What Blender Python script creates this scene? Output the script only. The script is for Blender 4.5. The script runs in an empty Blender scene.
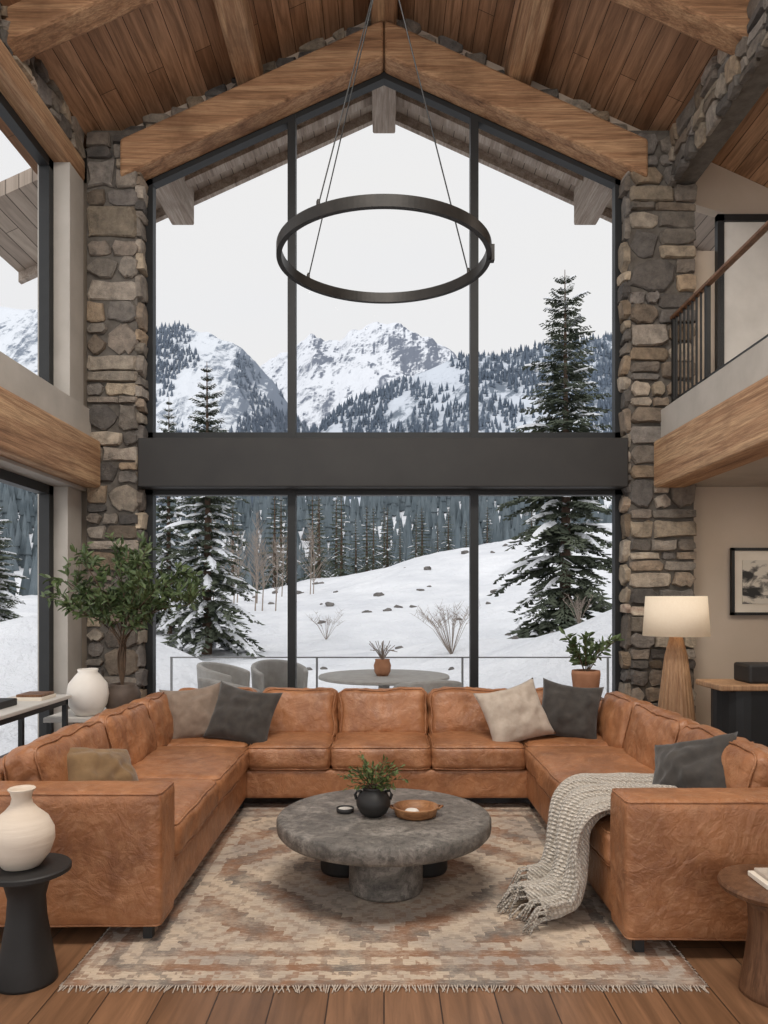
import bpy, bmesh, math, random
from mathutils import Vector, Matrix, Euler, noise
random.seed(7)
S = bpy.context.scene
def lin(c):
    c=c/255.0
    return c/12.92 if c<=0.04045 else ((c+0.055)/1.055)**2.4
def C(r,g,b): return (lin(r),lin(g),lin(b),1.0)
# ---------------------------------------------------------------- nodes
def add(nt,typ,props=None,ins=None):
    n=nt.nodes.new(typ)
    for k,v in (props or {}).items(): setattr(n,k,v)
    for k,v in (ins or {}).items():
        if isinstance(v,bpy.types.NodeSocket): nt.links.new(v,n.inputs[k])
        else: n.inputs[k].default_value=v
    return n
def mix(nt,f,a,b,bt='MIX'):
    n=add(nt,'ShaderNodeMix',{'data_type':'RGBA','blend_type':bt},{0:f,6:a,7:b})
    return n.outputs[2]
def mth(nt,op,a,b=0.0,clamp=False):
    n=add(nt,'ShaderNodeMath',{'operation':op,'use_clamp':clamp},{0:a,1:b})
    return n.outputs[0]
def ramp(nt,f,stops):
    n=add(nt,'ShaderNodeValToRGB',None,{0:f})
    cr=n.color_ramp
    while len(cr.elements)<len(stops): cr.elements.new(0.5)
    for e,(p,c) in zip(cr.elements,stops):
        e.position=p; e.color=c if len(c)==4 else (*c,1)
    return n.outputs[0]
W1=(1,1,1,1); B0=(0,0,0,1)
def newmat(name):
    m=bpy.data.materials.new(name); m.use_nodes=True
    nt=m.node_tree; return m,nt,nt.nodes['Principled BSDF']
def coords(nt,scale=(1,1,1),rot=(0,0,0)):
    tc=add(nt,'ShaderNodeTexCoord')
    return add(nt,'ShaderNodeMapping',None,{'Vector':tc.outputs['Object'],'Scale':scale,'Rotation':rot}).outputs[0]
def nz(nt,v,scale,detail=4,rough=.55,dist=0):
    return add(nt,'ShaderNodeTexNoise',None,{'Vector':v,'Scale':scale,'Detail':detail,'Roughness':rough,'Distortion':dist}).outputs['Fac']
def bump(nt,bs,h,strength,dist=.01):
    b=add(nt,'ShaderNodeBump',None,{'Strength':strength,'Distance':dist,'Height':h})
    nt.links.new(b.outputs[0],bs.inputs['Normal'])
def simple(name,c1,c2=None,rough=.6,metal=0,ns=5,bs=60,bst=.2,stretch=(1,1,1),bd=.005,spec=None,sheen=0):
    m,nt,p=newmat(name); v=coords(nt,stretch)
    c2=c2 or c1
    f=ramp(nt,nz(nt,v,ns,6),[(.3,B0),(.7,W1)])
    nt.links.new(mix(nt,f,c1,c2),p.inputs['Base Color'])
    p.inputs['Roughness'].default_value=rough; p.inputs['Metallic'].default_value=metal
    if spec is not None: p.inputs['Specular IOR Level'].default_value=spec
    if sheen: p.inputs['Sheen Weight'].default_value=sheen
    if bst: bump(nt,p,nz(nt,v,bs,4),bst,bd)
    return m
def wood(name,c1,c2,c3,axis='Y',rough=.6,scale=1.0,bst=.5,rot=(0,0,0)):
    m,nt,p=newmat(name)
    st={'X':(.22,4.5,4.5),'Y':(4.5,.22,4.5),'Z':(4.5,4.5,.22)}[axis]
    st=tuple(a*scale for a in st)
    v=coords(nt,st)
    f=nz(nt,v,2.2,9,.68,.5)
    col=ramp(nt,f,[(.30,c3),(.46,c1),(.60,c2),(.78,c1)])
    fine=nz(nt,v,14,5,.65,.2)
    col=mix(nt,ramp(nt,fine,[(.38,(.5,.5,.5,1)),(.58,B0)]),col,c3)
    v3=coords(nt,(1,1,1))
    k=nz(nt,v3,1.6,5,.6)
    col=mix(nt,ramp(nt,k,[(.52,B0),(.72,(.6,.6,.6,1))]),col,c3)
    nt.links.new(col,p.inputs['Base Color']); p.inputs['Roughness'].default_value=rough
    p.inputs['Specular IOR Level'].default_value=.3
    bump(nt,p,mth(nt,'ADD',f,mth(nt,'MULTIPLY',fine,.5)),bst,.03)
    return m
def planks(name,c1,c2,c3,width,length,rough=.4,gap=.006,grain=.5,slope=1.0,spec=.4):
    m,nt,p=newmat(name)
    tc=add(nt,'ShaderNodeTexCoord'); s=add(nt,'ShaderNodeSeparateXYZ',None,{0:tc.outputs['Object']})
    xs=mth(nt,'MULTIPLY',s.outputs[0],slope)
    cv=add(nt,'ShaderNodeCombineXYZ',None,{0:s.outputs[1],1:xs,2:0.0}).outputs[0]
    br=add(nt,'ShaderNodeTexBrick',{'offset':.37,'offset_frequency':3,'squash':1.0},{'Vector':cv,'Color1':c1,'Color2':c2,'Mortar':c3,'Scale':1.0,
        'Mortar Size':gap,'Mortar Smooth':.3,'Bias':0.0,'Brick Width':length,'Row Height':width})
    row=mth(nt,'FLOOR',mth(nt,'DIVIDE',xs,width))
    gv=add(nt,'ShaderNodeCombineXYZ',None,{0:mth(nt,'ADD',mth(nt,'MULTIPLY',s.outputs[1],.5),mth(nt,'MULTIPLY',row,3.7)),1:mth(nt,'MULTIPLY',xs,7.0),2:row}).outputs[0]
    g=nz(nt,gv,2.6,8,.65,.8)
    dark=tuple(v*.42 for v in c2[:3])+(1,)
    col=mix(nt,ramp(nt,g,[(.35,(grain,)*3+(1,)),(.62,B0)]),br.outputs[0],dark)
    col=mix(nt,br.outputs[1],col,c3)
    nt.links.new(col,p.inputs['Base Color']); p.inputs['Roughness'].default_value=rough
    p.inputs['Specular IOR Level'].default_value=spec
    bump(nt,p,mth(nt,'SUBTRACT',mth(nt,'MULTIPLY',g,.25),br.outputs[1]),.4,.006)
    return m
# ---------------------------------------------------------------- materials
leather,nt,p=newmat('leather')
v=coords(nt)
f=nz(nt,v,3.0,7,.65,.6); f2=nz(nt,v,16,6,.7)
col=mix(nt,ramp(nt,f,[(.34,B0),(.66,W1)]),C(168,113,74),C(126,81,52))
col=mix(nt,ramp(nt,f2,[(.46,B0),(.72,(.45,.45,.45,1))]),col,C(192,144,106))
nt.links.new(col,p.inputs['Base Color']); p.inputs['Roughness'].default_value=.44
p.inputs['Specular IOR Level'].default_value=.5
vo=add(nt,'ShaderNodeTexVoronoi',None,{'Vector':v,'Scale':170.0}).outputs['Distance']
cr=nz(nt,v,11,5,.6,1.5)
fold=nz(nt,v,4.2,3,.5,3.2)
crease=mth(nt,'ABSOLUTE',mth(nt,'SUBTRACT',nz(nt,v,5.5,3,.5,1.8),.5))
crease=ramp(nt,crease,[(.0,B0),(.05,W1)])
bump(nt,p,mth(nt,'ADD',mth(nt,'ADD',mth(nt,'ADD',mth(nt,'MULTIPLY',vo,.08),cr),mth(nt,'MULTIPLY',fold,1.3)),mth(nt,'MULTIPLY',crease,.12)),.42,.016)

stone,nt,p=newmat('stone_masonry')
v=coords(nt)
at=add(nt,'ShaderNodeVertexColor',{'layer_name':'Col'}).outputs[0]
f=nz(nt,v,8,9,.72); 
col=mix(nt,.75,at,mix(nt,ramp(nt,f,[(.28,B0),(.72,W1)]),C(86,82,78),C(226,220,210)),'OVERLAY')
nt.links.new(col,p.inputs['Base Color']); p.inputs['Roughness'].default_value=.9
bump(nt,p,mth(nt,'ADD',nz(nt,v,14,8,.7),mth(nt,'MULTIPLY',nz(nt,v,60,4),.3)),.85,.035)
mortar=simple('mortar',C(104,98,91),C(78,72,66),.95,ns=12,bst=.5,bd=.01)
plaster=simple('plaster_wall',C(190,174,158),C(182,166,148),.9,ns=2,bs=40,bst=.08)
plaster2=simple('plaster_grey',C(182,176,168),C(166,160,152),.9,ns=3,bs=40,bst=.12)
beamY=wood('timber_beam',C(172,134,102),C(200,166,130),C(106,78,58),'Y',.7)
beamX=wood('timber_rake',C(164,124,92),C(190,152,116),C(96,68,48),'X',.7)
soffitw=wood('weathered_timber',C(162,148,136),C(184,172,160),C(116,102,90),'Y',.8)
ceilm=planks('ceiling_boards',C(204,162,128),C(148,110,82),C(66,48,36),.17,1.6,.6,.004,.75,1.1,.25)
soffm=planks('soffit_boards',C(182,168,154),C(152,138,126),C(90,80,72),.16,2.4,.8,.006,.4,1.1,.2)
floorm=planks('floor_boards',C(142,104,76),C(112,80,56),C(54,38,28),.21,2.0,.34,.003,.6)
black=simple('black_metal',C(34,35,36),C(28,29,30),.5,ns=8,bst=.03,spec=.4)
railgrey=simple('grey_metal',C(140,140,140),C(124,124,124),.6,ns=8,bst=.03)
blackbeam=simple('dark_steel',C(44,42,40),C(36,34,33),.6,ns=3,bst=.05)
bronze=simple('dark_bronze',C(52,49,46),C(40,38,36),.42,metal=.5,ns=8,bst=.03)
glass,nt,p=newmat('window_glass')
for n in list(nt.nodes):
    if n.type!='OUTPUT_MATERIAL': nt.nodes.remove(n)
out=[n for n in nt.nodes if n.type=='OUTPUT_MATERIAL'][0]
tr=add(nt,'ShaderNodeBsdfTransparent',None,{0:(.99,.99,.99,1)}); gl=add(nt,'ShaderNodeBsdfGlossy',None,{'Roughness':.0,'Color':(1,1,1,1)})
lw=add(nt,'ShaderNodeLayerWeight',None,{'Blend':.12})
ff=mth(nt,'MULTIPLY',mth(nt,'POWER',lw.outputs['Facing'],2.0),.10)
ms=add(nt,'ShaderNodeMixShader',None,{0:ff,1:tr.outputs[0],2:gl.outputs[0]})
nt.links.new(ms.outputs[0],out.inputs[0])
tabm,nt,p=newmat('coffee_table_stone'); v=coords(nt)
f=nz(nt,v,6,10,.78,.8); f2=nz(nt,v,26,7,.8)
col=ramp(nt,f,[(.32,C(72,68,64)),(.5,C(116,110,103)),(.68,C(166,158,149))])
col=mix(nt,ramp(nt,f2,[(.48,B0),(.60,(.7,.7,.7,1))]),col,C(62,58,54))
nt.links.new(col,p.inputs['Base Color']); p.inputs['Roughness'].default_value=.45
bump(nt,p,mth(nt,'ADD',f,f2),.7,.014)
cream=simple('cream_ceramic',C(220,206,190),C(206,190,172),.75,ns=4,bs=30,bst=.35,stretch=(.3,.3,3))
white=simple('white_ceramic',C(228,222,214),C(216,208,198),.6,ns=4,bs=50,bst=.1)
blackcer=simple('black_ceramic',C(38,36,35),C(28,26,25),.6,ns=6,bst=.15)
terra=simple('terracotta',C(170,122,92),C(148,102,74),.8,ns=8,bst=.2)
potbrown=simple('stoneware_brown',C(92,78,68),C(70,58,50),.7,ns=8,bst=.2)
fabB=simple('linen_beige',C(188,174,159),C(168,153,138),.95,ns=18,bs=260,bst=.4,sheen=.2)
fabT=simple('linen_taupe',C(138,120,105),C(120,103,89),.95,ns=18,bs=260,bst=.4,sheen=.2)
fabO=simple('suede_olive',C(134,106,72),C(108,84,56),.9,ns=12,bs=200,bst=.3,sheen=.2)
fabD=simple('charcoal_fabric',C(68,63,58),C(50,46,43),.95,ns=16,bs=240,bst=.4,sheen=.2)
leaf=simple('leaf_green',C(98,114,72),C(62,80,48),.5,ns=12,bst=.1)
leaf2=simple('leaf_fresh',C(98,112,58),C(58,78,38),.55,ns=20,bst=.1)
twigm=simple('twig_brown',C(92,72,54),C(70,54,40),.85,ns=20,bst=.2)
barem=simple('bare_twig',C(150,138,128),C(124,112,102),.9,ns=4,bst=0)
walnut=wood('walnut',C(110,78,56),C(132,96,70),C(72,48,34),'Z',.45,1.6,.15)
oak=wood('oak',C(166,130,98),C(184,148,114),C(130,96,70),'Z',.5,2.0,.15)
trayw=wood('acacia',C(150,104,68),C(172,126,86),C(108,70,44),'X',.45,3,.1)
book=simple('paper',C(222,212,198),C(214,204,188),.9,ns=6,bst=.05)
concretew=simple('white_stone_top',C(206,202,196),C(190,186,180),.6,ns=4,bst=.05)
outchair=simple('outdoor_fabric',C(168,166,162),C(152,149,145),.95,ns=10,bs=150,bst=.2)
deckm=simple('snowy_deck',C(206,208,212),C(192,194,198),.9,ns=2,bs=8,bst=.3,bd=.05)
needle=simple('spruce_needles',C(82,88,70),C(52,60,48),.85,ns=1.2,bst=0)
bark=simple('bark',C(104,84,70),C(74,58,48),.95,ns=8,bs=20,bst=.5,stretch=(1,1,.3))
snow,nt,p=newmat('snow'); v=coords(nt)
f=nz(nt,v,.35,6,.55)
nt.links.new(ramp(nt,f,[(.3,C(214,216,221)),(.7,C(234,235,238))]),p.inputs['Base Color']); p.inputs['Roughness'].default_value=.95
p.inputs['Specular IOR Level'].default_value=.1
bump(nt,p,nz(nt,v,.9,7,.6),.8,.6)
knit,nt,p=newmat('knit_wool'); v=coords(nt,(1,1,1))
wa=add(nt,'ShaderNodeTexWave',{'wave_type':'BANDS','bands_direction':'Y'},{'Vector':v,'Scale':16.0,'Distortion':2.5,'Detail':2.0,'Detail Scale':4.0}).outputs['Fac']
wb=add(nt,'ShaderNodeTexWave',{'wave_type':'BANDS','bands_direction':'DIAGONAL'},{'Vector':v,'Scale':24.0,'Distortion':2.0,'Detail':2.0,'Detail Scale':4.0}).outputs['Fac']
kk=mth(nt,'MULTIPLY',mth(nt,'ADD',wa,.25),mth(nt,'ADD',wb,.25))
nt.links.new(mix(nt,ramp(nt,kk,[(.05,B0),(.9,W1)]),C(166,154,140),C(226,216,202)),p.inputs['Base Color']); p.inputs['Roughness'].default_value=.98
p.inputs['Sheen Weight'].default_value=.3
bump(nt,p,mth(nt,'ADD',kk,mth(nt,'MULTIPLY',nz(nt,v,160,3),.5)),.9,.012)
shade,nt,p=newmat('lamp_shade'); v=coords(nt)
nt.links.new(mix(nt,nz(nt,v,60,3),C(230,218,200),C(218,202,180)),p.inputs['Base Color']); p.inputs['Roughness'].default_value=.9
p.inputs['Emission Color'].default_value=C(255,222,180); p.inputs['Emission Strength'].default_value=.18
# rug
rugm,nt,p=newmat('distressed_rug')
tc=add(nt,'ShaderNodeTexCoord'); s=add(nt,'ShaderNodeSeparateXYZ',None,{0:tc.outputs['Object']})
x=s.outputs[0]; y=mth(nt,'SUBTRACT',s.outputs[1],4.2)
O=tc.outputs['Object']
wob=mth(nt,'MULTIPLY',mth(nt,'SUBTRACT',nz(nt,O,16,4),.5),.05)
def stepq(v,k): return mth(nt,'DIVIDE',mth(nt,'FLOOR',mth(nt,'MULTIPLY',v,k)),k)
ax=mth(nt,'ADD',mth(nt,'ABSOLUTE',x),wob); ay=mth(nt,'ADD',mth(nt,'ABSOLUTE',y),wob)
dm=mth(nt,'ADD',stepq(ax,20.0),stepq(ay,20.0))
rings=mth(nt,'GREATER_THAN',mth(nt,'FRACT',mth(nt,'MULTIPLY',dm,2.1)),.58)
fx=mth(nt,'ABSOLUTE',mth(nt,'SUBTRACT',mth(nt,'FRACT',mth(nt,'MULTIPLY',x,3.2)),.5))
fy=mth(nt,'ABSOLUTE',mth(nt,'SUBTRACT',mth(nt,'FRACT',mth(nt,'MULTIPLY',y,3.2)),.5))
dd_=mth(nt,'ADD',stepq(fx,12.0),stepq(fy,12.0))
dia=mth(nt,'GREATER_THAN',mth(nt,'FRACT',mth(nt,'MULTIPLY',mth(nt,'ADD',dd_,mth(nt,'MULTIPLY',wob,2.0)),3.0)),.55)
bord=mth(nt,'MAXIMUM',mth(nt,'SUBTRACT',ax,.90),mth(nt,'SUBTRACT',ay,.92))
inb=mth(nt,'GREATER_THAN',bord,0.0)
bst=mth(nt,'GREATER_THAN',mth(nt,'FRACT',mth(nt,'MULTIPLY',bord,8.0)),.55)
pat=mth(nt,'ADD',mth(nt,'MULTIPLY',mth(nt,'SUBTRACT',1.0,inb),mth(nt,'MAXIMUM',rings,mth(nt,'MULTIPLY',dia,.5))),mth(nt,'MULTIPLY',inb,mth(nt,'MAXIMUM',mth(nt,'MULTIPLY',bst,1.0),mth(nt,'MULTIPLY',dia,.75))))
wear=ramp(nt,nz(nt,O,4.5,10,.8),[(.38,B0),(.54,W1)])
n1=nz(nt,O,1.8,7,.65)
base=mix(nt,ramp(nt,n1,[(.40,B0),(.60,W1)]),C(198,179,157),C(162,150,138))
n4=nz(nt,add(nt,'ShaderNodeMapping',None,{'Vector':O,'Location':(5,3,0)}).outputs[0],2.4,6,.65)
pc=mix(nt,ramp(nt,n4,[(.44,B0),(.58,W1)]),C(134,92,64),C(98,91,86))
fac=mth(nt,'MULTIPLY',pat,mth(nt,'ADD',mth(nt,'MULTIPLY',wear,.62),.28))
col=mix(nt,fac,base,pc)
fine=nz(nt,add(nt,'ShaderNodeMapping',None,{'Vector':O,'Scale':(25,110,1)}).outputs[0],1.0,4,.7)
col=mix(nt,ramp(nt,fine,[(.48,B0),(.68,(.35,.35,.35,1))]),col,C(112,90,72))
fine2=nz(nt,add(nt,'ShaderNodeMapping',None,{'Vector':O,'Scale':(20,90,1),'Location':(9,4,0)}).outputs[0],1.0,4,.7)
col=mix(nt,ramp(nt,fine2,[(.52,B0),(.70,(.4,.4,.4,1))]),col,C(220,206,188))
nt.links.new(col,p.inputs['Base Color']); p.inputs['Roughness'].default_value=.97
bump(nt,p,mth(nt,'ADD',fine,nz(nt,O,90,4)),.6,.006)
def mtn(name,snowc,rockc,scale,thr,zs=1.0,sl=.55,soft=.07):
    m,nt,p=newmat(name); v=coords(nt,(scale,scale*.6,scale*zs))
    g=add(nt,'ShaderNodeNewGeometry'); sp=add(nt,'ShaderNodeSeparateXYZ',None,{0:g.outputs['Normal']})
    n=nz(nt,v,1.0,10,.72,.4); n2=nz(nt,v,6,6,.75,.3)
    h=mth(nt,'ADD',mth(nt,'ADD',mth(nt,'MULTIPLY',n,.8),mth(nt,'MULTIPLY',n2,.45)),mth(nt,'MULTIPLY',mth(nt,'SUBTRACT',1.0,sp.outputs[2]),sl))
    h=mth(nt,'ADD',h,mth(nt,'MULTIPLY',sp.outputs[0],.20))
    f=ramp(nt,h,[(thr-.03,B0),(thr+soft,W1)])
    nt.links.new(mix(nt,f,snowc,rockc),p.inputs['Base Color']); p.inputs['Roughness'].default_value=1
    p.inputs['Specular IOR Level'].default_value=0
    return m
m_peak=mtn('peak_snow_rock',C(212,215,221),C(112,118,130),.014,.80,soft=.10)  # peak and slopes: aerial haze is mixed into the snow and rock colours
m_left=mtn('slope_snow_left',C(206,210,216),C(122,130,142),.024,.84,sl=.45,soft=.09)
m_right=mtn('slope_forest_right',C(194,200,209),C(112,121,132),.02,.74)
farforest=simple('haze_tinted_forest',C(100,110,123),C(80,90,103),1,ns=.02,bst=0,spec=0)  # distant trees: pale blue-grey haze painted into the forest colours
farforest2=simple('haze_tinted_forest_far',C(112,121,133),C(90,99,112),1,ns=.02,bst=0,spec=0)
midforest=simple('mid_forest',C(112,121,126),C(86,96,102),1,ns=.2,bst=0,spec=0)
# ---------------------------------------------------------------- mesh helpers
def setparent(o,par):
    if par is not None:
        o.parent=par; o.matrix_parent_inverse=Matrix.Translation(-par.location)
def grp(name,loc):
    e=bpy.data.objects.new(name,None); e.location=Vector(loc); e.empty_display_size=.1
    S.collection.objects.link(e); return e
def mk(name,vf,mat,par=None,smooth=False,bev=0,sub=0,midx=None,mats=None,seg=2):
    verts,faces=vf
    me=bpy.data.meshes.new(name); me.from_pydata([tuple(v) for v in verts],[],faces); me.update()
    for m in (mats or [mat]): me.materials.append(m)
    if midx is not None: me.polygons.foreach_set('material_index',midx)
    bm=bmesh.new(); bm.from_mesh(me)
    if len(bm.faces)<60000: bmesh.ops.recalc_face_normals(bm,faces=bm.faces)
    bm.to_mesh(me); bm.free()
    if smooth: me.polygons.foreach_set('use_smooth',[True]*len(me.polygons))
    o=bpy.data.objects.new(name,me); S.collection.objects.link(o)
    setparent(o,par)
    if bev:
        b=o.modifiers.new('b','BEVEL'); b.width=bev; b.segments=seg; b.limit_method='ANGLE'; b.angle_limit=.6
    if sub:
        b=o.modifiers.new('s','SUBSURF'); b.levels=sub; b.render_levels=sub
    return o
def join(*parts):
    V=[];F=[]
    for v,f in parts:
        o=len(V); V+=list(v); F+=[tuple(i+o for i in q) for q in f]
    return V,F
def box(x0,x1,y0,y1,z0,z1):
    v=[(x0,y0,z0),(x1,y0,z0),(x1,y1,z0),(x0,y1,z0),(x0,y0,z1),(x1,y0,z1),(x1,y1,z1),(x0,y1,z1)]
    return v,[(3,2,1,0),(4,5,6,7),(0,1,5,4),(1,2,6,5),(2,3,7,6),(3,0,4,7)]
def prism(poly,y0,y1):
    n=len(poly); v=[(x,y0,z) for x,z in poly]+[(x,y1,z) for x,z in poly]
    f=[tuple(range(n)),tuple(range(2*n-1,n-1,-1))]+[(i,(i+1)%n,(i+1)%n+n,i+n) for i in range(n)]
    return v,f
def planeX(x,y0,y1,z0,z1): return [(x,y0,z0),(x,y1,z0),(x,y1,z1),(x,y0,z1)],[(0,1,2,3)]
def lathe(prof,c=(0,0,0),seg=48,ribs=0,ribamp=0,closed=False):
    V=[];F=[]
    for r,z in prof:
        for i in range(seg):
            a=2*math.pi*i/seg; rr=r*(1+ribamp*math.cos(a*ribs)) if ribs else r
            V.append((c[0]+rr*math.cos(a),c[1]+rr*math.sin(a),c[2]+z))
    n=len(prof)
    for j in range(n-1 if not closed else n):
        k=(j+1)%n
        for i in range(seg):
            F.append((j*seg+i,j*seg+(i+1)%seg,k*seg+(i+1)%seg,k*seg+i))
    if not closed:
        if prof[0][0]>1e-4: F.append(tuple(range(seg-1,-1,-1)))
        if prof[-1][0]>1e-4: F.append(tuple((n-1)*seg+i for i in range(seg)))
    return V,F
def tube(path,r,seg=6,r2=None,closed=False):
    V=[];F=[];n=len(path); path=[Vector(q) for q in path]
    for j,q in enumerate(path):
        d=(path[(j+1)%n]-path[j-1]) if closed else (path[min(j+1,n-1)]-path[max(j-1,0)])
        d.normalize()
        a=d.orthogonal().normalized(); b=d.cross(a)
        if closed:
            a=Vector((0,0,1))-d*d.z; a=a.normalized() if a.length>.1 else d.orthogonal().normalized(); b=d.cross(a)
        rr=r if r2 is None else r+(r2-r)*j/(n-1)
        for i in range(seg):
            t=2*math.pi*i/seg; V.append(q+(a*math.cos(t)+b*math.sin(t))*rr)
    for j in range(n if closed else n-1):
        k=(j+1)%n
        for i in range(seg): F.append((j*seg+i,j*seg+(i+1)%seg,k*seg+(i+1)%seg,k*seg+i))
    if not closed:
        F.append(tuple(range(seg))); F.append(tuple((n-1)*seg+i for i in range(seg)))
    return V,F
def Rm(rz=0,rx=0,rl=0):
    return Matrix.Rotation(math.radians(rz),3,'Z')@Matrix.Rotation(math.radians(rx),3,'X')@Matrix.Rotation(math.radians(rl),3,'Z')
def cushion(dim,loc,rot=None,r=.05,puff=(0,0,.03),n=12,wr=.006,seed=0,piping=False):
    bm=bmesh.new(); bmesh.ops.create_cube(bm,size=2)
    bmesh.ops.subdivide_edges(bm,edges=bm.edges,cuts=n,use_grid_fill=True)
    hs=Vector(dim)/2; r=min(r,min(hs)*.98); V=[]
    def warp(pt,q):
        for i in range(3):
            a,b=[k for k in range(3) if k!=i]
            w=max(0,1-(q[a])**2)*max(0,1-(q[b])**2)
            if puff[i]: pt[i]+=puff[i]*(w**.6)*max(-1,min(1,pt[i]/hs[i]))
        nn=noise.noise(Vector((pt.x*6+seed*7.1,pt.y*6,pt.z*6)))*wr+noise.noise(Vector((pt.x*17+seed*3,pt.y*17,pt.z*17)))*wr*.5
        pt*=1+nn/max(.1,pt.length)
        return pt
    for v in bm.verts:
        q=Vector([math.copysign(1-(1-abs(c))**1.35,c) for c in v.co])
        pt=Vector([q[i]*hs[i] for i in range(3)])
        cl=Vector([max(-(hs[i]-r),min(hs[i]-r,pt[i])) for i in range(3)])
        d=pt-cl
        if d.length>1e-6: pt=cl+d.normalized()*r
        V.append(warp(pt,q))
    bm.verts.ensure_lookup_table()
    F=[tuple(v.index for v in f.verts) for f in bm.faces]
    bm.free()
    rot=rot or Matrix.Identity(3); loc=Vector(loc)
    if piping:
        for zs in (1,-1):
            P=[]
            e=r*.29; hx,hy=hs.x-e,hs.y-e; rc=r*.75
            for (cx,cy,a0) in ((hx-rc,hy-rc,0),(-hx+rc,hy-rc,90),(-hx+rc,-hy+rc,180),(hx-rc,-hy+rc,270)):
                for k in range(5):
                    a=math.radians(a0+90*k/4); P.append((cx+rc*math.cos(a),cy+rc*math.sin(a)))
            PP=[]
            for a,b in zip(P,P[1:]+P[:1]):
                m=max(1,int(math.hypot(b[0]-a[0],b[1]-a[1])/.05))
                for k in range(m):
                    t=k/m; pt=Vector((a[0]+(b[0]-a[0])*t,a[1]+(b[1]-a[1])*t,zs*(hs.z-e)))
                    q=Vector((pt.x/hs.x,pt.y/hs.y,pt.z/hs.z)); PP.append(warp(pt,q))
            tv,tf=tube(PP,.0055,6,closed=True)
            V2,F2=join((V,F),(tv,tf)); V,F=V2,F2
    return [rot@v+loc for v in V],F
def pillow(w,h,t,loc,rot,seed=0,n=26):
    V=[];F=[]
    for sgn in (1,-1):
        for j in range(n+1):
            for i in range(n+1):
                u=-1+2*i/n; v=-1+2*j/n
                x=u*w/2*(1-.10*(1-v*v)*abs(u)); y=v*h/2*(1-.10*(1-u*u)*abs(v))
                th=t/2*(max(0,(1-u**2)*(1-v**2)))**.45
                nn=noise.noise(Vector((u*1.8+seed*5.3,v*1.8,sgn)))*.35+noise.noise(Vector((u*4+seed,v*4,sgn)))*.22
                y-=.03*h*(1-u*u)*(v>0)*v
                V.append((x,y,sgn*th*(1+nn)))
    m=(n+1)*(n+1)
    for s in (0,1):
        for j in range(n):
            for i in range(n):
                a=s*m+j*(n+1)+i; F.append((a,a+1,a+n+2,a+n+1) if s==0 else (a+n+1,a+n+2,a+1,a))
    loc=Vector(loc)
    return [rot@Vector(v)+loc for v in V],F
def weld(o):
    bm=bmesh.new(); bm.from_mesh(o.data); bmesh.ops.remove_doubles(bm,verts=bm.verts,dist=.0005)
    bmesh.ops.recalc_face_normals(bm,faces=bm.faces); bm.to_mesh(o.data); bm.free()
def addleaf(V,F,p,d,nrm,L,W):
    d=d.normalized(); s=d.cross(nrm)
    if s.length<1e-3: s=d.orthogonal()
    s.normalize(); u=s.cross(d).normalized(); b=len(V)
    V+= [p,p+d*L*.35+s*W*.5+u*W*.15,p+d*L*.72+s*W*.4+u*W*.1,p+d*L-u*L*.08,p+d*L*.72-s*W*.4+u*W*.1,p+d*L*.35-s*W*.5+u*W*.15]
    F+= [(b,b+1,b+2,b+3),(b,b+3,b+4,b+5)]
def rv(a=1): return Vector((random.uniform(-a,a),random.uniform(-a,a),random.uniform(-a,a)))
def sm(a,b,x):
    t=max(0,min(1,(x-a)/(b-a))); return t*t*(3-2*t)
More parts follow.
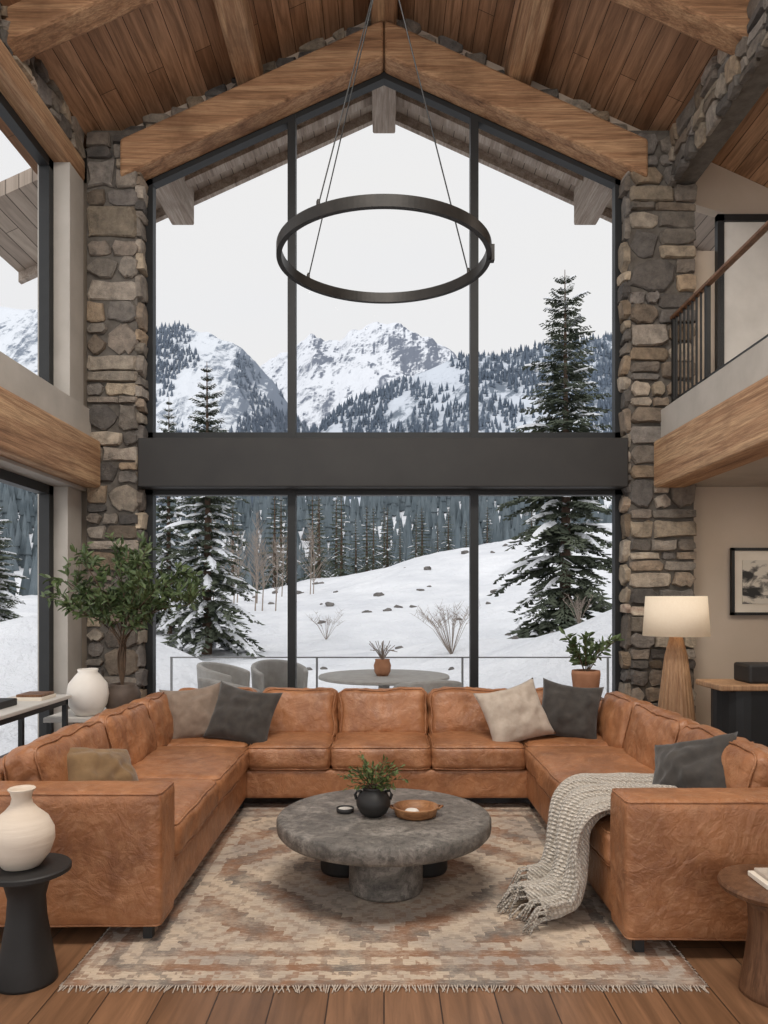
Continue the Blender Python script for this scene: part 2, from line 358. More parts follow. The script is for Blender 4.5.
# ---------------------------------------------------------------- stone masonry
PAL=[(160,152,142),(140,134,128),(124,120,117),(172,160,144),(152,136,118),(114,110,108),(162,154,146),(138,126,114),(180,170,158),(128,120,113),(108,105,104)]
def stones(name,O,U,Vv,Nn,w,h,pred=None,par=None,smin=(.16,.10),smax=(.66,.42)):
    O=Vector(O);U=Vector(U);Vv=Vector(Vv);Nn=Vector(Nn)
    cells=[]
    def split(u0,v0,u1,v1):
        cw=u1-u0; ch=v1-v0
        mw=random.uniform(smin[0]*1.8,smax[0]); mh=random.uniform(smin[1]*1.5,smax[1])
        if ch>mh and (ch/mh>=cw/mw or cw<=mw):
            t=random.uniform(.32,.68) if ch<1 else random.uniform(.45,.55)
            if ch*min(t,1-t)>=smin[1]*.8:
                split(u0,v0,u1,v0+ch*t); split(u0,v0+ch*t,u1,v1); return
        if cw>mw:
            t=random.uniform(.3,.7) if cw<1 else random.uniform(.42,.58)
            if cw*min(t,1-t)>=smin[0]*.8:
                split(u0,v0,u0+cw*t,v1); split(u0+cw*t,v0,u1,v1); return
        cells.append((u0,v0,u1,v1))
    split(0,0,w,h)
    V=[];F=[];col=[]
    for (u0,v0,u1,v1) in cells:
        if pred and not pred((u0+u1)/2,(v0+v1)/2): continue
        g=.005; a0,b0,a1,b1=u0+g,v0+g,u1-g,v1-g
        cw=a1-a0; ch=b1-b0; k=min(cw,ch)*random.uniform(.10,.36); jt=min(cw,ch)*.15
        ring=[(a0+k,b0),(a0+cw*.5,b0),(a1-k,b0),(a1,b0+k),(a1,b1-k),(a1-k,b1),(a0+cw*.5,b1),(a0+k,b1),(a0,b1-k),(a0,b0+k)]
        ring=[(max(a0,min(a1,a+random.uniform(-jt,jt))),max(b0,min(b1,b+random.uniform(-jt,jt)))) for a,b in ring]
        cu=(a0+a1)/2; cv=(b0+b1)/2; dp=random.uniform(.025,.065)
        base=len(V); n=len(ring)
        tx=random.uniform(-.03,.03); ty=random.uniform(-.03,.03)
        for s,d in ((1,-.01),(1,dp*.55),(.9,dp)):
            for a,b in ring:
                aa=cu+(a-cu)*s; bb=cv+(b-cv)*s
                dd=d+((a-cu)/max(cw,.01)*tx+(b-cv)/max(ch,.01)*ty+random.uniform(-.006,.006) if s<1 else 0)
                V.append(O+U*aa+Vv*bb+Nn*dd)
        V.append(O+U*cu+Vv*cv+Nn*(dp+random.uniform(-.004,.014)))
        c=random.choice(PAL); br=random.uniform(.74,1.12); cc=tuple(lin(min(255,q*br)) for q in c)
        nf=0
        for r in range(2):
            for i in range(n):
                F.append((base+r*n+i,base+r*n+(i+1)%n,base+(r+1)*n+(i+1)%n,base+(r+1)*n+i)); nf+=1
        for i in range(n): F.append((base+2*n+i,base+2*n+(i+1)%n,base+3*n)); nf+=1
        col+= [cc]*nf
    o=mk(name,(V,F),stone,par)
    ca=o.data.color_attributes.new('Col','FLOAT_COLOR','CORNER')
    for pl,cc in zip(o.data.polygons,col):
        for li in pl.loop_indices: ca.data[li].color=(*cc,1)
    return o
# ---------------------------------------------------------------- ROOM
SL=.456
def roofz(x): return 7.72-SL*abs(x)
mk('floor',box(-3.6,5.8,-3,8.1,-.12,0),floorm)
def roof(y0,y1,xl,xr,t=.16):
    return prism([(xl,roofz(xl)),(0,roofz(0)),(xr,roofz(xr)),(xr,roofz(xr)+t),(0,roofz(0)+t),(xl,roofz(xl)+t)],y0,y1)
mk('ceiling',roof(-3,8.12,-3.7,5.9),ceilm)
mk('roof_overhang',join(roof(8.12,9.5,-4.6,6.5)),soffm)
mk('trim_fascia',join(prism([(-4.6,roofz(-4.6)-.12),(0,roofz(0)-.12),(0,roofz(0)+.2),(-4.6,roofz(-4.6)+.2)],9.5,9.58),
                      prism([(0,roofz(0)-.12),(6.5,roofz(6.5)-.12),(6.5,roofz(6.5)+.2),(0,roofz(0)+.2)],9.5,9.58)),soffitw)
WX=2.52; wtop=lambda x:7.09-SL*abs(x)
mk('wall_north',join(box(-3.6,-WX,8.0,8.2,0,6.1),box(WX,5.8,8.0,8.2,0,5.2),
    prism([(-3.6,5.9),(-WX,wtop(WX)),(0,wtop(0)),(0,roofz(0)),(-3.6,roofz(-3.6))],8.0,8.12),
    prism([(0,roofz(0)),(0,wtop(0)),(WX,wtop(WX)),(5.8,4.9),(5.8,roofz(5.8))],8.0,8.12)),plaster)
colg=grp('stone_column',(-2.8,7.9,3))
mk('core',box(-3.07,-2.55,7.80,8.05,0,6.35),mortar,colg)
stones('stones_front',(-3.07,7.80,0),(1,0,0),(0,0,1),(0,-1,0),.54,6.3,par=colg)
stones('stones_side',(-2.55,7.76,0),(0,1,0),(0,0,1),(1,0,0),.26,6.0,par=colg)
colg=grp('stone_column',(2.85,7.9,3))
mk('core',box(2.53,3.2,7.80,8.05,0,6.35),mortar,colg)
stones('stones_front',(2.53,7.80,0),(1,0,0),(0,0,1),(0,-1,0),.69,6.3,par=colg)
stones('stones_side',(2.53,7.76,0),(0,1,0),(0,0,1),(-1,0,0),.26,6.0,par=colg)
stones('wall_north_gable_stone',(-3.0,7.99,5.7),(1,0,0),(0,0,1),(0,-1,0),6.0,2.1,
   pred=lambda u,v: roofz(u-3.0)-.02>v+5.7>wtop(u-3.0)+.12,smax=(.34,.2))
def rake(name,y0,y1,zb,zt,x0,x1,mat):
    f=lambda x,z:z-SL*abs(x); parts=[]
    for sgn in (-1,1):
        parts.append(prism([(sgn*x0,f(x0,zb)),(sgn*x1,f(x1,zb)),(sgn*x1,f(x1,zt)),(sgn*x0,f(x0,zt))],y0,y1))
    return mk(name,join(*parts),mat,None,bev=.03)
rake('ceiling_beam_rake',7.70,7.98,7.06,7.44,0.004,2.70,beamX)
rake('ceiling_beam_truss',6.14,6.4,7.44,7.76,.12,3.1,beamX)
rake('ceiling_beam_truss',1.9,2.25,7.40,7.76,.12,3.1,beamX)
for xx in (-1.4,1.4):
    zc=roofz(xx)
    mk('ceiling_beam_purlin',box(xx-.13,xx+.13,-3,7.99,zc-.24,zc+.05),beamY,bev=.03)
mk('ceiling_beam_ridge',box(-.13,.13,-3,7.99,7.42,7.72),beamY,bev=.03)
for xx in (0,-2.5,2.5):
    zc=roofz(xx)
    mk('trim_outrigger',box(xx-.14,xx+.14,8.13,9.4,zc-.42,zc+.03),soffitw,bev=.02)
mk('trim_rafter',join(*[prism([(sg*.14,roofz(.14)-.18),(sg*2.36,roofz(2.36)-.18),(sg*2.36,roofz(2.36)),(sg*.14,roofz(.14))],8.95,9.1) for sg in (-1,1)]),soffitw)
def wedge_frame(y0,y1,t):
    a=[(-WX,wtop(WX)),(0,wtop(0)),(0,wtop(0)-t*1.1),(-WX,wtop(WX)-t*1.1)]
    b=[(WX,wtop(WX)),(0,wtop(0)),(0,wtop(0)-t*1.1),(WX,wtop(WX)-t*1.1)]
    return join(prism(a,y0,y1),prism(b,y0,y1))
wg=grp('window_1',(0,8,3.5))
fr=[wedge_frame(7.97,8.08,.075),box(-WX,-WX+.08,7.97,8.08,0,wtop(WX)),box(WX-.08,WX,7.97,8.08,0,wtop(WX))]
for mx in (-.975,.955): fr.append(box(mx-.042,mx+.042,7.96,8.08,0,wtop(abs(mx))-.02))
fr+= [box(-WX,WX,7.97,8.08,0,.09),box(-WX,WX,7.97,8.08,2.61,2.69),box(-WX,WX,7.97,8.08,3.2,3.27)]
mk('frame',join(*fr),black,wg)
mk('glass_lower',([(-WX,8.02,.05),(WX,8.02,.05),(WX,8.02,2.65),(-WX,8.02,2.65)],[(0,1,2,3)]),glass,wg)
mk('glass_upper',([(-WX,8.02,3.2),(WX,8.02,3.2),(WX,8.02,wtop(WX)-.03),(0,8.02,wtop(0)-.03),(-WX,8.02,wtop(WX)-.03)],[(0,1,2,3,4)]),glass,wg)
mk('trim_cross_beam',box(-2.52,2.50,7.72,7.96,2.66,3.16),blackbeam,bev=.01)
# west wall
mk('wall_west',join(box(-3.42,-3.2,7.5,8.0,0,6.2),box(-3.5,-3.28,-3,-1,0,6.2),box(-3.42,-3.06,-3,7.79,2.62,2.66),
   box(-3.5,-3.02,-3,7.79,3.13,3.46),box(-3.42,-3.1,7.45,7.79,3.46,6.0),box(-3.42,-3.12,7.45,7.79,0,2.65)),plaster2,bev=.004)
mk('trim_floor_beam',box(-3.3,-2.9,-3,7.75,2.65,3.13),beamY,bev=.03)
mk('trim_header',box(-3.4,-3.08,-3,7.79,5.82,6.02),beamY,bev=.02)
mk('wall_west_upper',box(-3.45,-3.12,-3,8.0,6.02,6.2),mortar)
stones('wall_west_stone',(-3.12,-.5,6.0),(0,1,0),(0,0,1),(1,0,0),8.3,.36,smax=(.4,.2))
for k,(z0,z1) in enumerate(((3.46,5.82),(0.0,2.62))):
    wg=grp('window_%d'%(k+2),(-3.3,3.2,(z0+z1)/2))
    fr=[box(-3.36,-3.26,-1,7.46,z0,z0+.09),box(-3.36,-3.26,-1,7.46,z1-.09,z1)]
    for yy in (-.95,1.9,4.7,7.40): fr.append(box(-3.36,-3.26,yy-.05,yy+.06,z0,z1))
    mk('frame',join(*fr),black,wg)
    mk('glass',planeX(-3.31,-1,7.45,z0+.03,z1-.03),glass,wg)
# east side
mk('wall_east',box(5.6,5.8,-3,8.0,0,5.1),plaster)
mk('floor_mezzanine',box(2.95,5.7,-3,8.0,2.70,3.40),plaster2)
mk('trim_floor_beam',box(2.76,3.1,-3,7.75,2.65,3.13),beamY,bev=.03)
mk('trim_mezzanine',box(2.84,3.1,-3,7.75,3.13,3.45),plaster2,bev=.005)
mk('wall_east_upper',box(2.98,3.2,-3,7.8,5.78,6.2),mortar)
stones('wall_east_stone',(2.98,-.5,5.75),(0,1,0),(0,0,1),(-1,0,0),8.3,.58,smax=(.42,.24))
rl=grp('mezzanine_railing',(2.95,5,3.9))
pr=[box(2.93,2.97,7.66,7.70,3.45,4.37),box(2.93,2.97,-2,7.70,3.50,3.53),box(2.93,2.97,6.86,6.90,3.45,4.37),box(2.93,2.97,4.4,4.44,3.45,4.37),box(2.93,2.97,1.9,1.94,3.45,4.37)]
for i in range(8): pr.append(box(2.942,2.958,6.92+i*.098,6.936+i*.098,3.5,4.36))
mk('posts',join(*pr),black,rl)
mk('handrail',box(2.92,2.98,-2,7.72,4.36,4.395),walnut,rl,bev=.01)
mk('glass_panel',planeX(2.95,-2,6.86,3.53,4.35),glass,rl)
dg=grp('door_1',(3.95,7.96,4.5))
mk('frame',join(box(3.5,3.57,7.92,7.99,3.4,5.55),box(4.35,4.42,7.92,7.99,3.4,5.55),box(3.5,4.42,7.92,7.99,5.48,5.55)),black,dg)
mk('leaf',box(3.57,4.35,7.95,7.98,3.4,5.48),concretew,dg)
pg=grp('framed_picture',(4.02,7.97,1.7))
mk('frame',join(box(3.66,4.40,7.94,7.99,1.34,1.37),box(3.66,4.40,7.94,7.99,2.02,2.05),box(3.66,3.69,7.94,7.99,1.34,2.05),box(4.37,4.40,7.94,7.99,1.34,2.05)),black,pg)
art,nt,p=newmat('ink_print'); v=coords(nt,(1,1,2))
f=nz(nt,v,3.2,5,.55,.5)
nt.links.new(ramp(nt,f,[(.44,C(40,40,40)),(.50,C(120,116,110)),(.54,C(206,198,184)),(1,C(212,206,194))]),p.inputs['Base Color'])
mk('mat_board',box(3.68,4.38,7.965,7.985,1.36,2.03),book,pg)
mk('print',box(3.78,4.28,7.955,7.964,1.46,1.92),art,pg)
dg=grp('writing_desk',(3.3,6.6,.4))
mk('top',box(2.76,4.6,6.2,6.7,.75,.80),oak,dg,bev=.012)
poly=[]
for i in range(13):
    a=math.pi/2+math.pi*i/12; poly.append((3.03+.22*math.cos(a),6.45+.22*math.sin(a)))
poly+= [(4.5,6.23),(4.5,6.67)]
n=len(poly); V=[(a,b,0) for a,b in poly]+[(a,b,.75) for a,b in poly]
F=[tuple(range(n)),tuple(range(n,2*n))]+[(i,(i+1)%n,(i+1)%n+n,i+n) for i in range(n)]
mk('body',(V,F),black,dg)
mk('storage_box',box(3.05,3.6,6.3,6.6,.80,.96),blackcer,None,bev=.02)
# ---------------------------------------------------------------- FLOOR LAMP
lg=grp('floor_lamp',(2.68,6.95,.8))
c=(2.70,6.98,0)
mk('base',lathe([(.20,0.0),(.20,.03),(.185,.1),(.15,.55),(.10,.98),(.06,1.14),(.05,1.17),(0,1.17)],c,120,24,.03),oak,lg,smooth=True)
mk('stem',lathe([(.012,1.15),(.012,1.35),(0,1.35)],c,12),black,lg)
mk('shade',lathe([(.295,1.17),(.27,1.535),(.264,1.535),(.289,1.17)],c,64,closed=True),shade,lg,smooth=True)
mk('bulb',lathe([(0,1.30),(.03,1.32),(.035,1.36),(.02,1.4),(0,1.41)],c,16),white,lg,smooth=True)
# ---------------------------------------------------------------- SOFA
sg=grp('leather_sectional_sofa',(0,5,.4))
def cu(name,dim,loc,rot=None,**k):
    return mk(name,cushion(dim,loc,rot,**k),leather,sg,smooth=True)
XL,XR,OL,OR=-.98,1.02,-2.02,2.08; YL,YR,YB,YE=3.28,3.15,5.38,6.33
def rbox(name,x0,x1,y0,y1,z0,z1,r=.025,puff=(0,0,0),wr=.003,n=10,piping=False):
    return cu(name,(x1-x0,y1-y0,z1-z0),((x0+x1)/2,(y0+y1)/2,(z0+z1)/2),r=r,puff=puff,wr=wr,n=n,piping=piping)
rbox('base_left',OL+.02,XL,YL+.05,YE-.02,.08,.29)
rbox('base_right',XR,OR-.02,YR+.05,YE-.02,.08,.29)
rbox('base_back',XL-.1,XR+.1,YB,YE-.02,.08,.29)
rbox('back_frame_left',OL,OL+.2,YL+.1,YE,.09,.68,r=.04)
rbox('back_frame_right',OR-.2,OR,YR+.1,YE,.09,.68,r=.04)
rbox('back_frame_rear',OL+.1,OR-.1,YE-.2,YE,.09,.66,r=.04)
rbox('arm_left',OL-.01,XL+.01,YL,YL+.24,.075,.66,r=.028,puff=(0,.008,.005),n=14,wr=.0025,piping=True)
rbox('arm_right',XR-.01,OR+.01,YR,YR+.24,.075,.66,r=.028,puff=(0,.008,.005),n=14,wr=.0025,piping=True)
sd=0
def seat(x0,x1,y0,y1):
    global sd; sd+=1
    cu('seat_cushion_%d'%sd,(x1-x0-.004,y1-y0-.004,.17),((x0+x1)/2,(y0+y1)/2,.372),r=.045,puff=(.008,.008,.026),seed=sd,wr=.013,n=22,piping=True)
seat(OL+.2,XL+.02,YL+.24,4.42); seat(OL+.2,XL+.02,4.42,YB+.02); seat(OL+.2,XL,YB+.02,YE-.2)
seat(XR-.02,OR-.2,YR+.24,4.32); seat(XR-.02,OR-.2,4.32,YB+.02); seat(XR,OR-.2,YB+.02,YE-.2)
seat(XL,-.38,YB-.02,YE-.2); seat(-.38,.34,YB-.02,YE-.2); seat(.34,XR,YB-.02,YE-.2)
def backc(w,x,y,rz,h=.40,z=.592,rx=76):
    global sd; sd+=1
    cu('back_cushion_%d'%sd,(w-.006,h,.19),(x,y,z),Rm(rz,rx),r=.065,puff=(.008,.008,.036),seed=sd,wr=.026,n=22,piping=True)
BY=6.0
backc(.60,-.67,BY,0); backc(.71,-.01,BY,0); backc(.67,.68,BY,0)
backc(.64,-1.33,BY,0); backc(.66,1.36,BY,0)
backc(.90,-1.70,4.02,90); backc(.78,-1.70,4.87,90); backc(.62,-1.70,5.58,90)
backc(.90,1.76,3.92,-90); backc(.82,1.76,4.79,-90); backc(.66,1.76,5.54,-90)
lv=[]
for (x,y) in ((XL-.06,YL+.06),(OL+.1,YL+.1),(XR+.06,YR+.06),(OR-.1,YR+.1),(XL-.05,YB+.03),(XR+.05,YB+.03),(OL+.1,YE-.1),(OR-.1,YE-.1),(XL-.05,YE-.1),(XR+.05,YE-.1),(-.38,YB+.1),(.34,YB+.1)):
    lv.append(box(x-.02,x+.02,y-.02,y+.02,.012,.09))
mk('legs',join(*lv),black,sg)
def pil(name,w,h,t,loc,rot,mat,seed):
    o=mk(name,pillow(w,h,t,loc,rot,seed),mat,None,smooth=True); weld(o); return o
pil('throw_pillow',.46,.44,.20,(-1.44,5.70,.645),Rm(14,66,6),fabT,1)
pil('throw_pillow',.50,.45,.21,(-1.05,5.62,.645),Rm(-6,64,-10),fabD,2)
pil('throw_pillow',.50,.46,.21,(.97,5.62,.655),Rm(8,64,14),fabB,3)
pil('throw_pillow',.46,.46,.20,(1.40,5.70,.665),Rm(-12,64,-8),fabD,4)
pil('throw_pillow',.46,.36,.20,(-1.48,3.94,.585),Rm(66,48,-16),fabO,5)
pil('throw_pillow',.46,.42,.21,(1.57,3.84,.615),Rm(-58,54,20),fabD,6)
# ---------------------------------------------------------------- THROW
def cat(P,n):
    out=[];P=[Vector(q) for q in P]
    for i in range(len(P)-1):
        p0=P[max(i-1,0)];p1=P[i];p2=P[i+1];p3=P[min(i+2,len(P)-1)]
        for k in range(n):
            t=k/n; out.append(.5*((2*p1)+(-p0+p2)*t+(2*p0-5*p1+4*p2-p3)*t*t+(-p0+3*p1-3*p2+p3)*t**3))
    out.append(P[-1]); return out
tg=grp('knit_throw_blanket',(1.1,3.8,.3))
path=cat([(1.46,0,.512),(1.36,0,.507),(1.2,0,.505),(1.03,0,.50),(.965,0,.445),(.945,0,.33),(.93,0,.2),(.89,0,.09),(.81,0,.045),(.70,0,.03)],8)
V=[];F=[];nv=84
ends=[]
for i,q in enumerate(path):
    t=i/(len(path)-1)
    d=(path[min(i+1,len(path)-1)]-path[max(i-1,0)]).normalized(); nrm=Vector((-d.z,0,d.x))
    if nrm.z<0 and t<.5: nrm=-nrm
    if t>=.5 and nrm.x>0: nrm=-nrm
    if t>.8 and nrm.z<0: nrm=-nrm
    y0=3.42-.04*sm(.5,1,t); y1=4.02+.05*math.sin(t*5)-.06*t
    for j in range(nv+1):
        s=j/nv
        ph=s*2*math.pi*4.6+noise.noise(Vector((s*3,t*2.2,0)))*3.0+t*1.2
        off=(.028*(1+math.sin(ph))+.016*(1+math.sin(ph*.43+2)))*(.6+.6*t)+.008*noise.noise(Vector((s*9,t*9,2)))
        yy=y0+(y1-y0)*s
        pt=Vector((q.x,yy,q.z))+nrm*off
        if t<.12: pt.x+=.06*noise.noise(Vector((s*4,0,5)))*(1-t/.12)
        if t>.85: pt.x+= .05*math.sin(s*7+1)*(t-.85)/.15
        pt.z=max(pt.z,.026)
        V.append(pt)
        if i==len(path)-1: ends.append((pt,))
for i in range(len(path)-1):
    for j in range(nv):
        a=i*(nv+1)+j; F.append((a,a+1,a+nv+2,a+nv+1))
o=mk('cloth',(V,F),knit,tg,smooth=True); so=o.modifiers.new('s','SOLIDIFY'); so.thickness=.014; so.offset=1
fp=[]
for j in range(0,len(ends),2):
    q=ends[j][0]; a=random.uniform(-.35,.35); L=random.uniform(.07,.12)
    dd=Vector((-math.cos(a),math.sin(a)-.3,0))
    fp.append(tube([q+Vector((.01,0,.005)),q+dd*L*.4+Vector((0,0,.004)),Vector((q.x,q.y,.020))+dd*L],.0055,5,.004))
mk('fringe',join(*fp),knit,tg,smooth=True)
# ---------------------------------------------------------------- RUG
rg=grp('area_rug',(0,4.2,0))
RX,RY0,RY1=1.245,2.92,5.55
V=[];F=[];nx,ny=60,60
for j in range(ny+1):
    for i in range(nx+1):
        x=-RX+2*RX*i/nx; y=RY0+(RY1-RY0)*j/ny
        V.append((x,y,.010+.002*noise.noise(Vector((x*3,y*3,0)))))
for j in range(ny):
    for i in range(nx):
        a=j*(nx+1)+i; F.append((a,a+1,a+nx+2,a+nx+1))
o=mk('pile',(V,F),rugm,rg,smooth=True); so=o.modifiers.new('s','SOLIDIFY'); so.thickness=.009; so.offset=-1
fp=[]
x=-RX
while x<RX:
    a=random.uniform(-.012,.012); L=random.uniform(.025,.045)
    fp.append(tube([(x,RY0+.004,.008),(x+a,RY0-L*.6,.005),(x+a*1.6,RY0-L,.003)],.0032,4,.002)); x+=.011
y=RY0
while y<RY1:
    for sx in (-1,1):
        fp.append(tube([(sx*(RX-.003),y,.008),(sx*(RX+random.uniform(.008,.016)),y+random.uniform(-.01,.01),.003)],.003,4,.002))
    y+=.016
mk('fringe',join(*fp),fabB,rg)
# ---------------------------------------------------------------- COFFEE TABLE
cg=grp('coffee_table',(0,3.97,.2)); 
prof=[(.0,.272),(.50,.272),(.538,.285),(.556,.305),(.56,.33),(.56,.362),(.553,.372),(.54,.378),(0,.378)]
mk('top',lathe(prof,(0,3.97,0),128),tabm,cg)
def drum(name,x,y,r,z1=.28): mk(name,lathe([(r*.96,.013),(r,.03),(r,z1-.01),(r,z1)],(x,y,0),64),tabm if name=='leg_front' else blackcer,cg)
drum('leg_front',0.01,3.89,.19); drum('leg_left',-.215,4.17,.135); drum('leg_right',.215,4.17,.135)
for o in cg.children:
    for pl in o.data.polygons: pl.use_smooth=len(pl.vertices)==4
TZ=.378
hg=grp('potted_herb',(-.055,3.93,.45)); c=(-.055,3.93,TZ)
mk('pot',lathe([(.045,0),(.07,.02),(.088,.055),(.09,.08),(.075,.115),(.055,.13),(.055,.14),(.062,.148),(.055,.15),(.045,.145),(.045,.12),(0,.12)],c,40),blackcer,hg,smooth=True)
hd=[tube([(c[0]+s*.06,c[1],c[2]+.125),(c[0]+s*.085,c[1],c[2]+.13),(c[0]+s*.095,c[1],c[2]+.11),(c[0]+s*.088,c[1],c[2]+.085)],.008,8) for s in (-1,1)]
mk('handles',join(*hd),blackcer,hg,smooth=True)
V=[];F=[];st=[]
for k in range(46):
    a=random.uniform(0,6.28); el=random.uniform(.15,1.2); L=random.uniform(.08,.19)
    d=Vector((math.cos(a)*math.cos(el),math.sin(a)*math.cos(el),math.sin(el)))
    p0=Vector((c[0],c[1],c[2]+.13)); p1=p0+d*L*.6+Vector((0,0,.02)); p2=p0+d*L+Vector((0,0,random.uniform(-.02,.03)))
    st.append(tube([p0,p1,p2],.0016,4))
    for m in range(9):
        t=.25+.75*m/8; q=p0.lerp(p1,t*2) if t<.5 else p1.lerp(p2,t*2-1)
        addleaf(V,F,q,(d+rv(.9)),rv()+Vector((0,0,1.5)),random.uniform(.02,.036),random.uniform(.009,.016))
mk('foliage',(V,F),leaf2,hg); mk('stems',join(*st),twigm,hg)
bg=grp('wooden_bowl',(.165,3.93,.4)); c=(.165,3.93,TZ)
mk('bowl',lathe([(.09,0),(.105,.006),(.118,.045),(.12,.052),(.112,.052),(.10,.016),(0,.014)],c,56),trayw,bg,smooth=True)
mk('handles',join(tube([(c[0]-.116,c[1]-.03,c[2]+.044),(c[0]-.14,c[1],c[2]+.05),(c[0]-.116,c[1]+.03,c[2]+.044)],.006,8),tube([(c[0]+.116,c[1]-.03,c[2]+.044),(c[0]+.14,c[1],c[2]+.05),(c[0]+.116,c[1]+.03,c[2]+.044)],.006,8)),trayw,bg,smooth=True)
mk('contents',lathe([(0,.03),(.03,.032),(.04,.022),(.03,.014),(0,.014)],(c[0]-.02,c[1],c[2]),20),white,bg,smooth=True)
eg=grp('candle_dish',(-.205,3.99,.39)); c=(-.205,3.99,TZ)
mk('dish',lathe([(.038,0),(.046,.006),(.047,.026),(.042,.026),(.04,.01),(0,.009)],c,36),blackcer,eg,smooth=True)
mk('wax',lathe([(.0385,.01),(.0385,.019),(0,.019)],c,30),white,eg)
# ---------------------------------------------------------------- SIDE TABLES
sg2=grp('black_side_table',(-1.41,3.0,.2)); c=(-1.41,2.98,0)
mk('top',lathe([(.155,.425),(.165,.43),(.165,.445),(.16,.45),(0,.45)],c,64),blackcer,sg2)
mk('base',lathe([(.115,0),(.115,.012),(.10,.10),(.075,.25),(.07,.33),(.085,.39),(.12,.426),(0,.426)],c,64),blackcer,sg2,smooth=True)
ribp=[(.055,0),(.07,.004),(.105,.05),(.122,.10),(.12,.145),(.098,.19),(.062,.222),(.042,.245),(.036,.27),(.042,.292),(.052,.305),(.049,.309),(.04,.30),(.03,.27),(.0,.25)]
mk('amphora_vase',lathe(ribp,(-1.43,2.98,.45),72,),cream,None,smooth=True)
sg3=grp('walnut_side_table',(1.50,2.9,.2)); c=(1.50,2.88,0)
mk('top',lathe([(.185,.385),(.205,.395),(.21,.41),(.205,.422),(0,.424)],c,72),walnut,sg3)
mk('base',lathe([(.135,0),(.135,.015),(.115,.12),(.10,.25),(.105,.33),(.14,.387),(0,.387)],c,64),walnut,sg3,smooth=True)
bk=grp('stacked_books',(1.52,2.88,.44))
mk('book_a',box(1.42,1.64,2.80,2.95,.424,.444),book,bk,bev=.003); mk('book_b',box(1.44,1.63,2.815,2.94,.444,.459),fabB,bk,bev=.003)
# ---------------------------------------------------------------- LEFT CONSOLE etc
kg=grp('console_table',(-2.68,5.2,.4))
mk('top',box(-2.90,-2.48,4.4,6.0,.72,.75),concretew,kg,bev=.006)
mk('frame',join(*[box(x,x+.035,y,y+.035,0,.72) for x in (-2.88,-2.535) for y in (4.43,5.94)],box(-2.88,-2.5,4.43,5.975,.30,.33),box(-2.88,-2.5,4.43,5.975,.68,.72)),black,kg)
mk('decor_box',box(-2.85,-2.62,5.1,5.4,.75,.80),blackcer,None,bev=.008)
bk=grp('stacked_books',(-2.65,5.72,.77))
mk('book_a',box(-2.76,-2.54,5.6,5.85,.75,.775),book,bk,bev=.003); mk('book_b',box(-2.74,-2.55,5.62,5.84,.775,.795),walnut,bk,bev=.003)
pt=grp('plinth_table',(-2.32,6.28,.3))
mk('top',box(-2.72,-2.04,6.02,6.62,.52,.56),concretew,pt,bev=.006)
mk('legs',join(*[box(x,x+.04,y,y+.04,0,.52) for x in (-2.70,-2.09) for y in (6.04,6.56)]),black,pt)
mk('white_vase',lathe([(.07,0),(.1,.01),(.15,.09),(.165,.17),(.15,.26),(.10,.325),(.075,.35),(.082,.375),(.075,.378),(.06,.35),(0,.33)],(-2.42,6.17,.56),64),white,None,smooth=True)
og=grp('potted_olive_tree',(-2.2,6.33,1.1)); c=(-2.20,6.35,.56)
mk('pot',lathe([(.09,0),(.12,.01),(.145,.09),(.15,.15),(.13,.20),(.105,.215),(.11,.235),(.10,.237),(.09,.21),(0,.2)],c,56),potbrown,og,smooth=True)
V=[];F=[];st=[]
base=Vector((c[0],c[1],c[2]+.2))
targets=[(-2.66,6.3,1.66),(-2.48,6.2,1.84),(-2.3,6.45,1.90),(-2.05,6.3,1.80),(-1.80,6.35,1.66),(-1.60,6.2,1.46),(-2.70,6.35,1.5),(-2.2,6.2,1.72),(-1.88,6.1,1.54),(-2.45,6.5,1.6),(-1.70,6.5,1.70),(-2.1,6.5,1.9),(-1.55,6.35,1.56),(-2.6,6.2,1.42),(-1.95,6.0,1.62)]
for tx,ty,tz in targets:
    T=Vector((tx,ty,tz)); m1=base+Vector((rv(.02).x,rv(.02).y,.35)); m2=m1.lerp(T,.5)+Vector((0,0,.1))+rv(.04)
    P=cat([base,m1,m2,T],7); st.append(tube(P,.009,5,.003))
    for sidx in range(12):
        q=P[random.randint(11,len(P)-1)]; d=(T-base).normalized()+rv(.9); d.z-=.1; d.normalize()
        L=random.uniform(.08,.2); e=q+d*L; st.append(tube([q,q.lerp(e,.5)+Vector((0,0,.01)),e],.0025,4,.0015))
        for m in range(9):
            t=.15+.85*m/8; qq=q.lerp(e,t)
            addleaf(V,F,qq,d*.6+rv(.9),rv()+Vector((0,0,1.2)),random.uniform(.06,.10),random.uniform(.024,.04))
mk('foliage',(V,F),leaf,og); mk('branches',join(*st),twigm,og,smooth=True)
mk('plant_pedestal',join(box(1.68,2.0,6.72,7.04,0,.03),box(1.74,1.94,6.78,6.98,.03,.58),box(1.68,2.0,6.72,7.04,.58,.61)),walnut,None,bev=.006)
rg2=grp('potted_ficus',(1.84,6.88,.8)); c=(1.84,6.88,.61)
mk('pot',lathe([(.08,0),(.09,.01),(.115,.08),(.125,.17),(.13,.215),(.125,.25),(.115,.25),(.11,.2),(0,.19)],c,48),terra,rg2,smooth=True)
V=[];F=[];st=[]; base=Vector((c[0],c[1],c[2]+.2))
